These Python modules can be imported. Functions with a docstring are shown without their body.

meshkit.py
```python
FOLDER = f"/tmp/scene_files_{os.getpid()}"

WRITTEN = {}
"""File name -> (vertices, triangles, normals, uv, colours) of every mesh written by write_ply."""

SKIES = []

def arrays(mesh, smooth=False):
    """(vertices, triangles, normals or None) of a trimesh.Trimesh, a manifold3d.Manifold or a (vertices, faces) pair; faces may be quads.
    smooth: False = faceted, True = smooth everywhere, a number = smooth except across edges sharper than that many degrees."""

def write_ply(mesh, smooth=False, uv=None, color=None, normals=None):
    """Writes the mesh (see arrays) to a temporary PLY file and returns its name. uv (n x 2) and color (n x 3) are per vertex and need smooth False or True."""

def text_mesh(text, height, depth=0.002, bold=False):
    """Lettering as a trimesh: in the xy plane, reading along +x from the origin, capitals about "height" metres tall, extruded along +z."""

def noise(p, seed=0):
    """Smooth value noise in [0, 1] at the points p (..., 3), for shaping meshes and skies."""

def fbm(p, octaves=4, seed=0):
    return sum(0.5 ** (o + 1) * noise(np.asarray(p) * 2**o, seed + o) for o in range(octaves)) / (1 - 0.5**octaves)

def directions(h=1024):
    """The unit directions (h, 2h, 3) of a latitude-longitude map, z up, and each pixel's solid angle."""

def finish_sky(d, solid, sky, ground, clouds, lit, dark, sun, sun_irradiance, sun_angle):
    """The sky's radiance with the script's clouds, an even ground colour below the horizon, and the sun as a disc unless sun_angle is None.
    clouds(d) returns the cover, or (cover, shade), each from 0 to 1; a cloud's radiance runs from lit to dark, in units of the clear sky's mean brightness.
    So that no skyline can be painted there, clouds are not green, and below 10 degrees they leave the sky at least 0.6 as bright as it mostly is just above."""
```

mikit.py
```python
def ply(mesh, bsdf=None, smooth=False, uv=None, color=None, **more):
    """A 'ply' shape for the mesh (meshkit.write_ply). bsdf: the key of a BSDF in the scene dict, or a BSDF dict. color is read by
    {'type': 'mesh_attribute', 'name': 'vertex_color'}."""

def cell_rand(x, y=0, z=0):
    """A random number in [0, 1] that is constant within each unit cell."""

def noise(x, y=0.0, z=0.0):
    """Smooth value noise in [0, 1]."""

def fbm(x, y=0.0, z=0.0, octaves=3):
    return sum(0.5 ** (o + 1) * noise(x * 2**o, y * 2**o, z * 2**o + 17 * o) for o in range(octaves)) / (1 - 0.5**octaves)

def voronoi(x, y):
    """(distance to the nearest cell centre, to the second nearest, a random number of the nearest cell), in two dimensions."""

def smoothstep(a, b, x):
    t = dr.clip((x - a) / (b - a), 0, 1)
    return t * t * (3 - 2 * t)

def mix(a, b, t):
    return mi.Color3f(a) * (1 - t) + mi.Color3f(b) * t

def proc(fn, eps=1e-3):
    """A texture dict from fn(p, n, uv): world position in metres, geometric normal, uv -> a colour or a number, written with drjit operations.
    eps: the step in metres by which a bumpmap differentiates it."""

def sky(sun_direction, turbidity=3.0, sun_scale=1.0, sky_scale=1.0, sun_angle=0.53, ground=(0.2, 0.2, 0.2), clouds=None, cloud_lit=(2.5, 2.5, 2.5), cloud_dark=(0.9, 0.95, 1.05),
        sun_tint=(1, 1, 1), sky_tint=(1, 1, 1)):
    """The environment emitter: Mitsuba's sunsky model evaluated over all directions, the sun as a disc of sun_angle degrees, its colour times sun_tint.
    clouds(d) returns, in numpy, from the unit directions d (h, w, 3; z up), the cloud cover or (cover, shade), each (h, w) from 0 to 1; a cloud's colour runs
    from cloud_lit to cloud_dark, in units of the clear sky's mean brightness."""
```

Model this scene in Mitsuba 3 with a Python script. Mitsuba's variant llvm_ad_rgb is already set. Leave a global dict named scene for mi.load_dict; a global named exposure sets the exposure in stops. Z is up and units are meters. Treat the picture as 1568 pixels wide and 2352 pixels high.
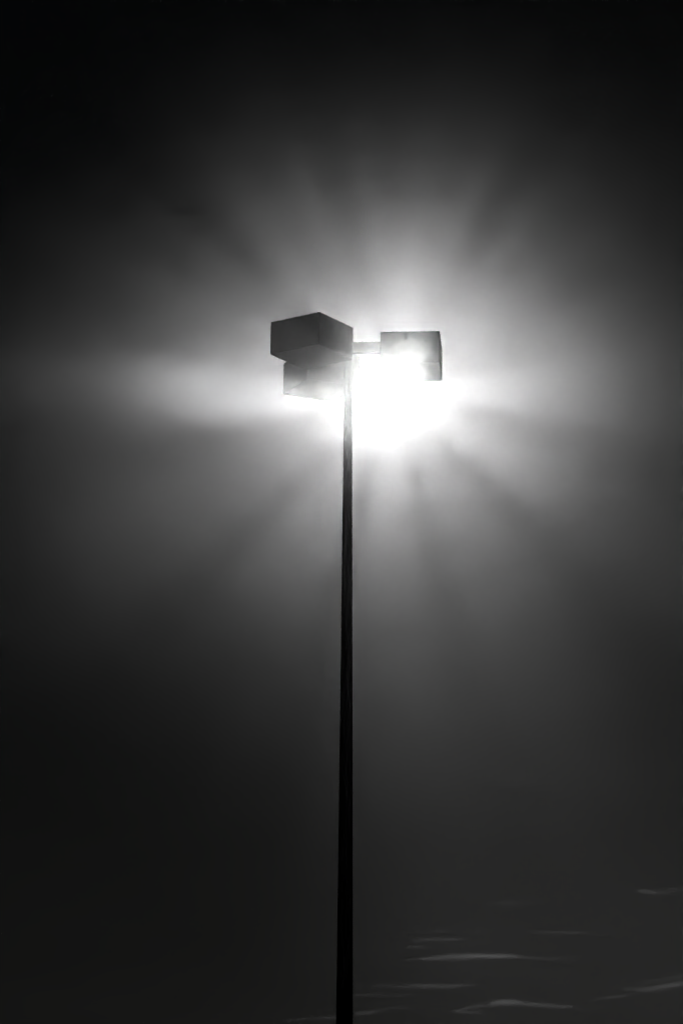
import math
import numpy as np, trimesh, mitsuba as mi, mikit, meshkit
from mikit import noise, fbm

T = mi.ScalarTransform4f
scene, labels = {}, {}

# ------------------------------------------------------------------ camera, sky, exposure
FPX, PITCH, ROLL = 6889.0, 0.2646, 0.0063            # focal length in pixels of a 1568 px wide frame
c, s = math.cos(PITCH), math.sin(PITCH)
fwd, right, up = np.array([0, c, s]), np.array([1.0, 0, 0]), np.array([0, -s, c])
up = -math.sin(ROLL) * right + math.cos(ROLL) * up
eye = np.array([0, 0, 1.6])
scene['camera'] = {'type': 'perspective', 'fov': math.degrees(2 * math.atan(784 / FPX)), 'fov_axis': 'x',
                   'near_clip': 0.1, 'far_clip': 6000.0,
                   'to_world': T().look_at(origin=eye.tolist(), target=(eye + fwd).tolist(), up=up.tolist())}
exposure = 0.0
# the lit bulb and an added rear one (power in W/sr) and how far each of the 24 slots in its added ray mask stands open
FRONT_POWER, REAR_POWER = 21.13, 70.77
SLOTS = [0.50, 0.40, 0.47, 0.46, 0.41, 0.55, 0.53, 0.36, 0.33, 0.33, 0.48, 0.95, 0.53, 0.44, 0.59, 0.42, 0.50, 0.35, 0.60, 0.38, 0.45, 0.32, 0.52, 0.34]
# the mist, its puffs fitted to the brightness of the glare (centre relative to the glow's middle, size, tilt in degrees, extinction per metre)
PUFFS = [
    (1.3, 1.2, -4.83, 1.0, 0.85, 1.0, 0.0, 0.044), (3.9, 1.2, -4.83, 1.0, 0.85, 1.0, 0.0, 0.047),
    (0.0, 1.2, -2.23, 1.0, 0.85, 1.0, 0.0, 0.039), (1.3, 1.2, -2.23, 1.0, 0.85, 1.0, 0.0, 0.03),
    (-2.3, 1.2, -0.93, 1.0, 0.85, 1.0, 0.0, 0.035), (2.9, 1.2, -0.93, 1.0, 0.85, 1.0, 0.0, 0.026),
    (-2.6, 1.2, 0.37, 1.0, 0.85, 1.0, 0.0, 0.026), (-1.3, 1.2, 0.37, 1.0, 0.85, 1.0, 0.0, 0.016),
    (2.6, 1.2, 0.37, 1.0, 0.85, 1.0, 0.0, 0.028), (-1.0, 1.2, 1.67, 1.0, 0.85, 1.0, 0.0, 0.03),
    (0.3, 1.2, 1.67, 1.0, 0.85, 1.0, 0.0, 0.032), (1.6, 1.2, 1.67, 1.0, 0.85, 1.0, 0.0, 0.027),
    (1.3, 1.1, 0.34, 0.65, 0.5, 0.65, 0.0, 0.234), (0.65, 1.1, 1.47, 0.65, 0.5, 0.65, 0.0, 0.12),
    (-0.65, 1.1, 1.47, 0.65, 0.5, 0.65, 0.0, 0.135), (-1.3, 1.1, 0.34, 0.65, 0.5, 0.65, 0.0, 0.071),
    (-0.65, 1.1, -0.78, 0.65, 0.5, 0.65, 0.0, 0.1), (0.65, 1.1, -0.78, 0.65, 0.5, 0.65, 0.0, 0.084),
    (-0.0, 0.9, -0.1, 0.17, 0.35, 0.17, 0.0, 0.013), (0.0, -0.55, -0.17, 0.25, 0.28, 0.25, 0.0, 0.053),
    (0.0, -1.0, -0.31, 0.25, 0.28, 0.25, 0.0, 0.045), (0.0, -0.55, -0.17, 0.45, 0.28, 0.45, 0.0, 0.017),
    (0.0, -1.0, -0.31, 0.45, 0.28, 0.45, 0.0, 0.012), (-0.35, -0.55, -0.17, 0.3, 0.28, 0.3, 0.0, 0.012),
    (-0.35, -1.0, -0.31, 0.3, 0.28, 0.3, 0.0, 0.011), (0.3, -0.55, -0.07, 0.25, 0.28, 0.25, 0.0, 0.029),
    (0.3, -1.0, -0.21, 0.25, 0.28, 0.25, 0.0, 0.028), (0.0, -0.55, 0.11, 0.22, 0.28, 0.22, 0.0, 0.077),
    (0.0, -1.0, -0.03, 0.22, 0.28, 0.22, 0.0, 0.074), (0.0, -0.55, -0.52, 0.3, 0.28, 0.3, 0.0, 0.027),
    (0.0, -1.0, -0.66, 0.3, 0.28, 0.3, 0.0, 0.023), (-0.35, -0.55, -0.52, 0.25, 0.28, 0.25, 0.0, 0.02),
    (-0.35, -1.0, -0.66, 0.25, 0.28, 0.25, 0.0, 0.051), (0.08, -0.55, -0.05, 0.12, 0.28, 0.12, 0.0, 0.07),
    (0.08, -1.0, -0.19, 0.12, 0.28, 0.12, 0.0, 0.064), (0.18, -0.55, -0.15, 0.14, 0.28, 0.14, 0.0, 0.066),
    (0.18, -1.0, -0.29, 0.14, 0.28, 0.14, 0.0, 0.014), (-0.05, -0.55, 0.05, 0.12, 0.28, 0.12, 0.0, 0.147),
    (-0.05, -1.0, -0.09, 0.12, 0.28, 0.12, 0.0, 0.152), (-0.2, -0.55, -0.12, 0.13, 0.28, 0.13, 0.0, 0.062),
    (-0.2, -1.0, -0.26, 0.13, 0.28, 0.13, 0.0, 0.079), (0.1, -0.55, -0.27, 0.15, 0.28, 0.15, 0.0, 0.034),
    (0.1, -1.0, -0.41, 0.15, 0.28, 0.15, 0.0, 0.027), (-0.12, -0.55, -0.29, 0.15, 0.28, 0.15, 0.0, 0.046),
    (-0.12, -1.0, -0.43, 0.15, 0.28, 0.15, 0.0, 0.052), (-0.9, -0.55, 0.33, 0.35, 0.28, 0.35, 0.0, 0.011),
    (-0.9, -1.0, 0.19, 0.35, 0.28, 0.35, 0.0, 0.011), (-0.5, -0.55, 0.23, 0.3, 0.28, 0.3, 0.0, 0.011),
    (-0.5, -1.0, 0.09, 0.3, 0.28, 0.3, 0.0, 0.011), (-0.9, -0.55, 0.03, 0.3, 0.28, 0.3, 0.0, 0.01),
    (-0.9, -1.0, -0.11, 0.3, 0.28, 0.3, 0.0, 0.011), (-0.25, -0.55, 0.28, 0.25, 0.28, 0.25, 0.0, 0.03),
    (-0.25, -1.0, 0.14, 0.25, 0.28, 0.25, 0.0, 0.057), (-0.55, -0.8, -0.27, 0.3, 0.25, 0.11, 0.0, 0.011),
    (-0.91, -0.8, -0.27, 0.35, 0.25, 0.12, 0.0, 0.011), (-1.28, -0.8, -0.26, 0.4, 0.25, 0.13, 0.0, 0.011),
    (-1.72, -0.8, -0.25, 0.45, 0.25, 0.15, 0.0, 0.011), (-1.8, 0.7, 0.22, 0.45, 0.35, 0.15, 0.0, 0.631),
    (-2.24, -0.8, -0.25, 0.5, 0.25, 0.17, 0.0, 0.024), (-2.35, 0.7, 0.23, 0.5, 0.35, 0.17, 0.0, 0.065),
    (-2.87, -0.8, -0.24, 0.6, 0.25, 0.2, 0.0, 0.055), (-3.01, 0.7, 0.24, 0.6, 0.35, 0.2, 0.0, 0.103),
    (-0.44, -0.8, -0.28, 0.22, 0.25, 0.06, 0.0, 0.06), (-0.77, -0.8, -0.29, 0.25, 0.25, 0.06, 0.0, 0.657),
    (-1.06, -0.8, -0.31, 0.3, 0.25, 0.07, 0.0, 0.142), (-0.77, -0.8, -0.4, 0.35, 0.25, 0.09, 0.0, 0.011),
    (-1.28, -0.8, -0.4, 0.35, 0.25, 0.1, 0.0, 0.267), (-0.98, -0.8, -0.51, 0.3, 0.25, 0.12, 0.0, 0.028),
    (-0.4, -0.8, -0.4, 0.2, 0.25, 0.1, 0.0, 0.038), (-0.4, -0.8, -0.59, 0.15, 0.25, 0.1, 0.0, 0.21),
    (-0.25, -0.8, -0.51, 0.2, 0.25, 0.15, 0.0, 0.045), (-0.1, -0.7, -0.01, 0.11, 0.2, 0.11, 0.0, 0.071),
    (-0.11, -1.1, -0.14, 0.11, 0.2, 0.11, 0.0, 0.533), (0.03, -0.7, -0.03, 0.11, 0.2, 0.11, 0.0, 0.089),
    (0.02, -1.1, -0.16, 0.11, 0.2, 0.11, 0.0, 0.381), (-0.22, -0.7, -0.03, 0.11, 0.2, 0.11, 0.0, 0.071),
    (-0.23, -1.1, -0.16, 0.11, 0.2, 0.11, 0.0, 0.075), (0.14, -0.7, -0.1, 0.11, 0.2, 0.11, 0.0, 0.231),
    (0.13, -1.1, -0.23, 0.11, 0.2, 0.11, 0.0, 0.271), (0.19, -0.7, 0.14, 0.09, 0.2, 0.09, 0.0, 0.656),
    (0.18, -1.1, 0.01, 0.09, 0.2, 0.09, 0.0, 0.075), (0.3, -0.7, -0.11, 0.09, 0.2, 0.09, 0.0, 0.011),
    (0.29, -1.1, -0.24, 0.09, 0.2, 0.09, 0.0, 0.011), (-0.03, -0.7, -0.13, 0.16, 0.2, 0.16, 0.0, 0.075),
    (-0.04, -1.1, -0.26, 0.16, 0.2, 0.16, 0.0, 0.076), (-0.44, -0.7, -0.06, 0.14, 0.2, 0.14, 0.0, 0.048),
    (-0.44, -1.1, -0.18, 0.14, 0.2, 0.14, 0.0, 0.011), (-0.29, -0.7, -0.09, 0.17, 0.2, 0.17, 0.0, 0.052),
    (-0.29, -1.1, -0.22, 0.17, 0.2, 0.17, 0.0, 0.029), (0.27, -0.7, -0.21, 0.17, 0.2, 0.17, 0.0, 0.016),
    (0.25, -1.1, -0.33, 0.17, 0.2, 0.17, 0.0, 0.017), (0.45, -0.7, -0.2, 0.17, 0.2, 0.17, 0.0, 0.017),
    (0.44, -1.1, -0.33, 0.17, 0.2, 0.17, 0.0, 0.019), (-0.55, -0.7, -0.17, 0.14, 0.2, 0.14, 0.0, 0.011),
    (-0.55, -1.1, -0.3, 0.14, 0.2, 0.14, 0.0, 0.011), (-0.79, -1.8, -0.08, 0.4, 0.5, 0.35, 0.0, 0.012),
    (-1.11, -1.8, -0.12, 0.4, 0.5, 0.35, 0.0, 0.041), (-0.68, -1.8, -0.41, 0.4, 0.5, 0.35, 0.0, 0.011),
    (-0.4, -1.8, -1.15, 0.4, 0.5, 0.35, 0.0, 0.022), (0.09, -1.8, -0.07, 0.4, 0.5, 0.35, 0.0, 0.025),
]


def clouds(d):
    """A thin veil of high cloud that thickens towards the horizon."""
    az, el = np.degrees(np.arctan2(d[..., 0], d[..., 1])), np.degrees(np.arcsin(np.clip(d[..., 2], -1, 1)))
    n = meshkit.fbm(np.stack([az * .35, el * 1.2, 0 * az], -1) + 40.0, 4, seed=5)
    return np.clip(0.30 * np.exp(-(el / 10.5) ** 1.5) * (0.70 + 0.30 * np.sin(np.radians(az * 10))) * (0.85 + 0.3 * n), 0, 1)


SUN_AZ, SUN_EL = math.radians(60), math.radians(20)
scene['sky'] = mikit.sky((math.sin(SUN_AZ) * math.cos(SUN_EL), math.cos(SUN_AZ) * math.cos(SUN_EL), math.sin(SUN_EL)), turbidity=4.0, sun_scale=0.0, sky_scale=0.020,
                         ground=(0.05, 0.05, 0.05), clouds=clouds, cloud_lit=(36, 36, 36), cloud_dark=(20, 20, 20), sky_tint=(1.25, 1.0, 0.8))
scene['sky']['sampling_weight'] = 0.3


# ------------------------------------------------------------------ materials (black-and-white place: neutral greys)
def grey(fn):
    return mikit.proc(fn)


scene['paint'] = {'type': 'diffuse', 'reflectance': {'type': 'rgb', 'value': [0.001] * 3}}   # dead-black paint
scene['steel'] = {'type': 'principled', 'base_color': {'type': 'rgb', 'value': [0.3, 0.3, 0.3]}, 'metallic': 0.8, 'roughness': 0.45}
scene['lens'] = {'type': 'diffuse', 'reflectance': {'type': 'rgb', 'value': [0.6, 0.6, 0.6]}}
scene['concrete'] = {'type': 'diffuse', 'reflectance': grey(lambda p, n, uv: mi.Color3f(0.22 + 0.1 * fbm(p.x * 6, p.y * 6, p.z * 6, 4)))}
scene['asphalt'] = {'type': 'diffuse', 'reflectance': grey(lambda p, n, uv: mi.Color3f(0.03 + 0.04 * fbm(p.x * 1.3, p.y * 1.3, 0, 5) * noise(p.x * 60, p.y * 60)))}


def put(key, mesh, bsdf, smooth=False, **more):
    scene[key] = mikit.ply(mesh, bsdf, smooth=smooth, **more)


def rounded(sx, sy, sz, r=0.006, seg=2):
    """A box with its upright and level edges chamfered."""
    m = trimesh.creation.box([sx - 2 * r, sy - 2 * r, sz])
    a = trimesh.creation.box([sx, sy - 2 * r, sz - 2 * r])
    b = trimesh.creation.box([sx - 2 * r, sy, sz - 2 * r])
    return trimesh.convex.convex_hull(np.vstack([m.vertices, a.vertices, b.vertices]))


# ------------------------------------------------------------------ ground
ground = trimesh.creation.box([12000, 12000, 0.5])
ground.apply_translation([0, 0, -0.25])
put('ground', ground, 'asphalt')
labels['ground'] = {'label': 'dark asphalt ground reaching to the horizon', 'kind': 'structure'}

# ------------------------------------------------------------------ the street lamp: a tapered pole with three square heads, 120 degrees apart
XP, YP, ZT, A, HH, RR, PHI = 0.0512, 25.0, 9.7743, 0.5143, 0.2926, 0.5541, -0.0803
LAMP = 'street_lamp'
labels[LAMP] = {'label': 'tall black tapered lamp post with three square box heads, glaring white under the right head', 'category': 'street lamp'}


def taper(z0, r0, z1, r1, n=40):
    t = np.linspace(0, 2 * np.pi, n, endpoint=False)
    v = np.vstack([np.c_[r0 * np.cos(t), r0 * np.sin(t), 0 * t + z0], np.c_[r1 * np.cos(t), r1 * np.sin(t), 0 * t + z1], [[0, 0, z0], [0, 0, z1]]])
    i = np.arange(n)
    j = (i + 1) % n
    f = np.vstack([np.c_[i, j, j + n], np.c_[i, j + n, i + n], np.c_[j, i, 0 * i + 2 * n], np.c_[i + n, j + n, 0 * i + 2 * n + 1]])
    m = trimesh.Trimesh(v, f, process=False)
    m.apply_translation([XP, YP, 0])
    return m


def pole_r(z):
    return 0.0696 - (z - 4.0) * (0.0696 - 0.036) / 5.3


Z_TOP = ZT - 0.02
put(LAMP + '__pole', taper(0.33, pole_r(0.33), Z_TOP, pole_r(Z_TOP)), 'paint', smooth=40)
put(LAMP + '__foundation', taper(0.0, 0.30, 0.30, 0.29), 'concrete', smooth=40)
plate = rounded(0.36, 0.36, 0.028)
plate.apply_translation([XP, YP, 0.316])
put(LAMP + '__base_plate', plate, 'steel')
for k in range(4):
    b = trimesh.creation.cylinder(radius=0.018, height=0.05, sections=6)
    b.apply_translation([XP + 0.13 * (1 if k % 2 else -1), YP + 0.13 * (1 if k > 1 else -1), 0.353])
    put(LAMP + '__bolt' + ('_%03d' % k if k else ''), b, 'steel')

box = rounded(A, A, HH, 0.005)
WHERE = ['on the right, above the glare', 'far one on the left, lower in the picture', 'near one on the left, darkest']
heads = []
for k in range(3):
    az = PHI + k * 2 * math.pi / 3
    M = trimesh.transformations.translation_matrix([XP + RR * math.cos(az), YP + RR * math.sin(az), ZT]) @ trimesh.transformations.rotation_matrix(az, [0, 0, 1])
    key = LAMP + '__lamp_head' + ('_%03d' % k if k else '')
    h = box.copy(); h.apply_transform(M)
    put(key, h, 'paint')
    labels[key] = {'label': 'square box head ' + WHERE[k]}
    heads.append(M)
    # arm from the pole to the head
    L = RR - A / 2 - 0.02
    a = rounded(L, 0.06, 0.10, 0.004)
    a.apply_translation([-A / 2 - L / 2 + 0.001, 0, 0.085])
    a.apply_transform(M)
    put(LAMP + '__arm' + ('_%03d' % k if k else ''), a, 'paint')

# two lit bulbs: one hung under the right-hand head, one added behind the heads to light the mist, in blades that cut rays
L_FRONT, L_REAR = np.array([0.4239, 24.62, 9.3715]), np.array([0.4398, 26.0, 9.7781])


def rod(p0, p1, r, n=12):
    return trimesh.creation.cylinder(radius=r, segment=[np.asarray(p0, float), np.asarray(p1, float)], sections=n)


def bulb(key, centre, r, power, weight):
    m = trimesh.creation.icosphere(subdivisions=2, radius=r)
    m.apply_translation(centre)
    put(key, m, 'lens', smooth=True, emitter={'type': 'area', 'radiance': {'type': 'rgb', 'value': [power / (math.pi * r * r)] * 3}, 'sampling_weight': weight})


HEAD = LAMP + '__lamp_head'
bulb(HEAD + '__bulb', L_FRONT, 0.10, FRONT_POWER, 1.5)
labels[HEAD + '__bulb'] = {'label': 'glaring white lit bulb under the right head'}

REAR = LAMP + '__added_rear_light'
bulb(REAR + '__bulb', L_REAR, 0.014, REAR_POWER, 3.0)  # added unseen bulb, makes the glow behind and above the heads
labels[REAR + '__bulb'] = {'label': 'small added bulb behind the heads that lights the mist'}
ax = L_REAR - eye                                    # axis of the added blades, along the view line so their rays fan out
ax = ax / np.linalg.norm(ax)
au = np.array([0, 0, 1.0]) - ax * ax[2]
au /= np.linalg.norm(au)
ar = np.cross(ax, au)


def blade(a0, a1, r0=0.076, r1=0.085, half=0.09):
    v = []
    for h in (-half, half):
        for a, r in ((a0, r0), (a0, r1), (a1, r1), (a1, r0)):
            v.append(L_REAR + ax * h + (ar * math.cos(a) + au * math.sin(a)) * r)
    return trimesh.convex.convex_hull(np.array(v))


step = 2 * math.pi / 24
for k in range(24):
    a0, a1 = (k + SLOTS[k] / 2) * step, (k + 1 - SLOTS[(k + 1) % 24] / 2) * step
    put(REAR + '__ray_mask_blade' + ('_%03d' % k if k else ''), blade(a0, max(a1, a0 + 0.01)), 'paint')  # blades added to break the rear glow into radial rays
hang = np.array([0.56, 25.19, 9.70])                 # added arm on the back of the right-hand head, holding both bulbs
d0 = (hang - L_REAR) / np.linalg.norm(hang - L_REAR)
put(LAMP + '__added_rear_arm', rod(hang, L_REAR + d0 * 0.08, 0.016), 'paint', smooth=40)
d1 = (L_REAR - L_FRONT) / np.linalg.norm(L_REAR - L_FRONT)
put(HEAD + '__stem', rod(L_FRONT + d1 * 0.09, L_REAR - d1 * 0.06, 0.010), 'paint', smooth=40)

# ------------------------------------------------------------------ the mist round the lamp
LO, HI = np.array([-4.6, 20.5, 2.5]), np.array([5.0, 28.9, 16.0])
NX, NY, NZ = 160, 60, 200
gx, gy, gz = (np.linspace(LO[i], HI[i], n) for i, n in enumerate((NX, NY, NZ)))
Z, Y, X = np.meshgrid(gz, gy, gx, indexing='ij')
C0 = np.array([0.4512, 25.0, 9.49])                  # the middle of the glow
dens = np.zeros_like(X)
for px, py, pz, sx, sy, sz, tilt, k in PUFFS:        # puffs and level bands shaped to imitate the glare and its leftward streak
    ct, st = math.cos(math.radians(tilt)), math.sin(math.radians(tilt))
    dx, dz = X - C0[0] - px, Z - C0[2] - pz
    dens += k * np.exp(-0.5 * (((dx * ct + dz * st) / sx) ** 2 + ((Y - C0[1] - py) / sy) ** 2 + ((dz * ct - dx * st) / sz) ** 2))
n = meshkit.fbm(np.stack([X * .8 + .3 * Z, Y * .8, Z * 1.1], -1), 3, seed=3)
dens *= 0.75 + 0.5 * n
edge = np.ones_like(dens)
for v, i in ((X, 0), (Y, 1), (Z, 2)):
    edge *= np.clip(np.minimum(v - LO[i], HI[i] - v) / 0.8, 0, 1)
dens *= edge
scene['mist'] = {'type': 'cube', 'to_world': T().translate(((LO + HI) / 2).tolist()).scale(((HI - LO) / 2).tolist()), 'bsdf': {'type': 'null'},
                 'interior': {'type': 'heterogeneous', 'albedo': 0.95, 'scale': 1.0,
                              'sigma_t': {'type': 'gridvolume', 'grid': mi.VolumeGrid(np.ascontiguousarray(dens[..., None].astype(np.float32))),
                                          'to_world': T().translate(LO.tolist()).scale((HI - LO).tolist()), 'filter_type': 'trilinear'}}}
labels['mist'] = {'label': 'patch of thin glowing mist shaped to carry the glare around the lamp heads', 'category': 'mist', 'kind': 'stuff'}

# ------------------------------------------------------------------ thin level streaks of high cloud, stood in for by vapour behind the lamp
# each: a line of (azimuth, elevation) in degrees as seen from the camera, thickness in metres, strength
BANDS = [([(1.71, 7.225), (2.27, 7.215)], .014, .55), ([(2.3, 7.20), (3.0, 7.26)], .02, .16), ([(3.54, 7.185), (4.85, 7.18)], .011, .55), ([(1.34, 7.05), (2.48, 7.05)], .012, .5),
         ([(1.26, 6.66), (2.05, 6.72), (3.0, 6.735), (3.79, 6.72)], .022, 1.25), ([(3.2, 6.71), (4.6, 6.69)], .016, .2), ([(.36, 6.16), (1.42, 6.19), (2.73, 6.19)], .02, .42),
         ([(.17, 6.0), (1.52, 6.01)], .015, .36), ([(.17, 5.63), (.7, 5.7), (1.35, 5.79)], .018, .42), ([(-1.1, 5.5), (-.5, 5.57), (.1, 5.6)], .02, .36),
         ([(2.11, 5.70), (2.73, 5.84), (3.31, 5.875), (3.84, 5.83), (4.57, 5.78)], .024, 1.3), ([(2.05, 5.73), (2.5, 5.70), (2.8, 5.68)], .013, .35), ([(5.32, 6.12), (6.05, 6.15), (6.9, 6.27)], .026, 1.0),
         ([(5.6, 6.22), (6.3, 6.33), (6.9, 6.4)], .02, .25), ([(5.35, 8.02), (6.03, 7.91), (6.7, 7.99)], .015, .65), ([(6.2, 7.98), (6.8, 8.0)], .012, .35), ([(2.7, 7.76), (4.0, 7.77)], .025, .16),
         ([(4.8, 5.93), (5.63, 6.01)], .017, .3), ([(1.25, 6.93), (1.75, 6.89)], .014, .3)]
WY = 29.7
LO2, HI2 = np.array([-0.75, WY - 0.2, 3.95]), np.array([3.75, WY + 0.2, 6.05])
N2 = (340, 14, 440)
hx, hy, hz = (np.linspace(LO2[i], HI2[i], n) for i, n in enumerate(N2))
Z2, X2 = np.meshgrid(hz, hx, indexing='ij')
flat = np.zeros_like(X2)
for q, (line, w, k) in enumerate(BANDS):
    a, e = np.radians(np.array(line)).T
    lx, lz = WY * np.tan(a), 1.6 + WY / np.cos(a) * np.tan(e)
    t = np.clip((X2 - lx[0]) / (lx[-1] - lx[0]), -.5, 1.5)
    along = np.clip(1 - np.abs(2 * t - 1) ** 2.2, 0, 1)
    wob = 0.022 * (meshkit.fbm(np.stack([X2 * 3.0, 0 * X2 + 7 * q, 0 * X2], -1), 3, seed=q) - .5)
    d2 = Z2 - np.interp(X2, lx, lz) - wob
    th = w * (0.18 + 0.42 * along)
    th = np.where(d2 < 0, th * 1.3, th * 0.9)
    fil = meshkit.fbm(np.stack([X2 * 4.2 + 3 * q, Z2 * 30 - X2 * 2.6, 0 * X2 + q], -1), 4, seed=30 + q)
    flat += k * along * np.exp(-0.5 * (d2 / th) ** 2) * np.clip(4.4 * fil - 1.25, 0.12, 1.9)
dens2 = flat[:, None, :] * np.exp(-0.5 * ((hy - WY) / 0.07) ** 2)[None, :, None]
scene['cloud_wisps'] = {'type': 'cube', 'to_world': T().translate(((LO2 + HI2) / 2).tolist()).scale(((HI2 - LO2) / 2).tolist()), 'bsdf': {'type': 'null'},
                       'interior': {'type': 'heterogeneous', 'albedo': 0.95, 'scale': 4.6,
                                    'sigma_t': {'type': 'gridvolume', 'grid': mi.VolumeGrid(np.ascontiguousarray(dens2[..., None].astype(np.float32))),
                                                'to_world': T().translate(LO2.tolist()).scale((HI2 - LO2).tolist()), 'filter_type': 'trilinear'}}}
labels['cloud_wisps'] = {'label': 'thin pale level streaks of high cloud, built as lamp-lit vapour, low in the dark sky right of the pole', 'category': 'wisp', 'kind': 'stuff'}
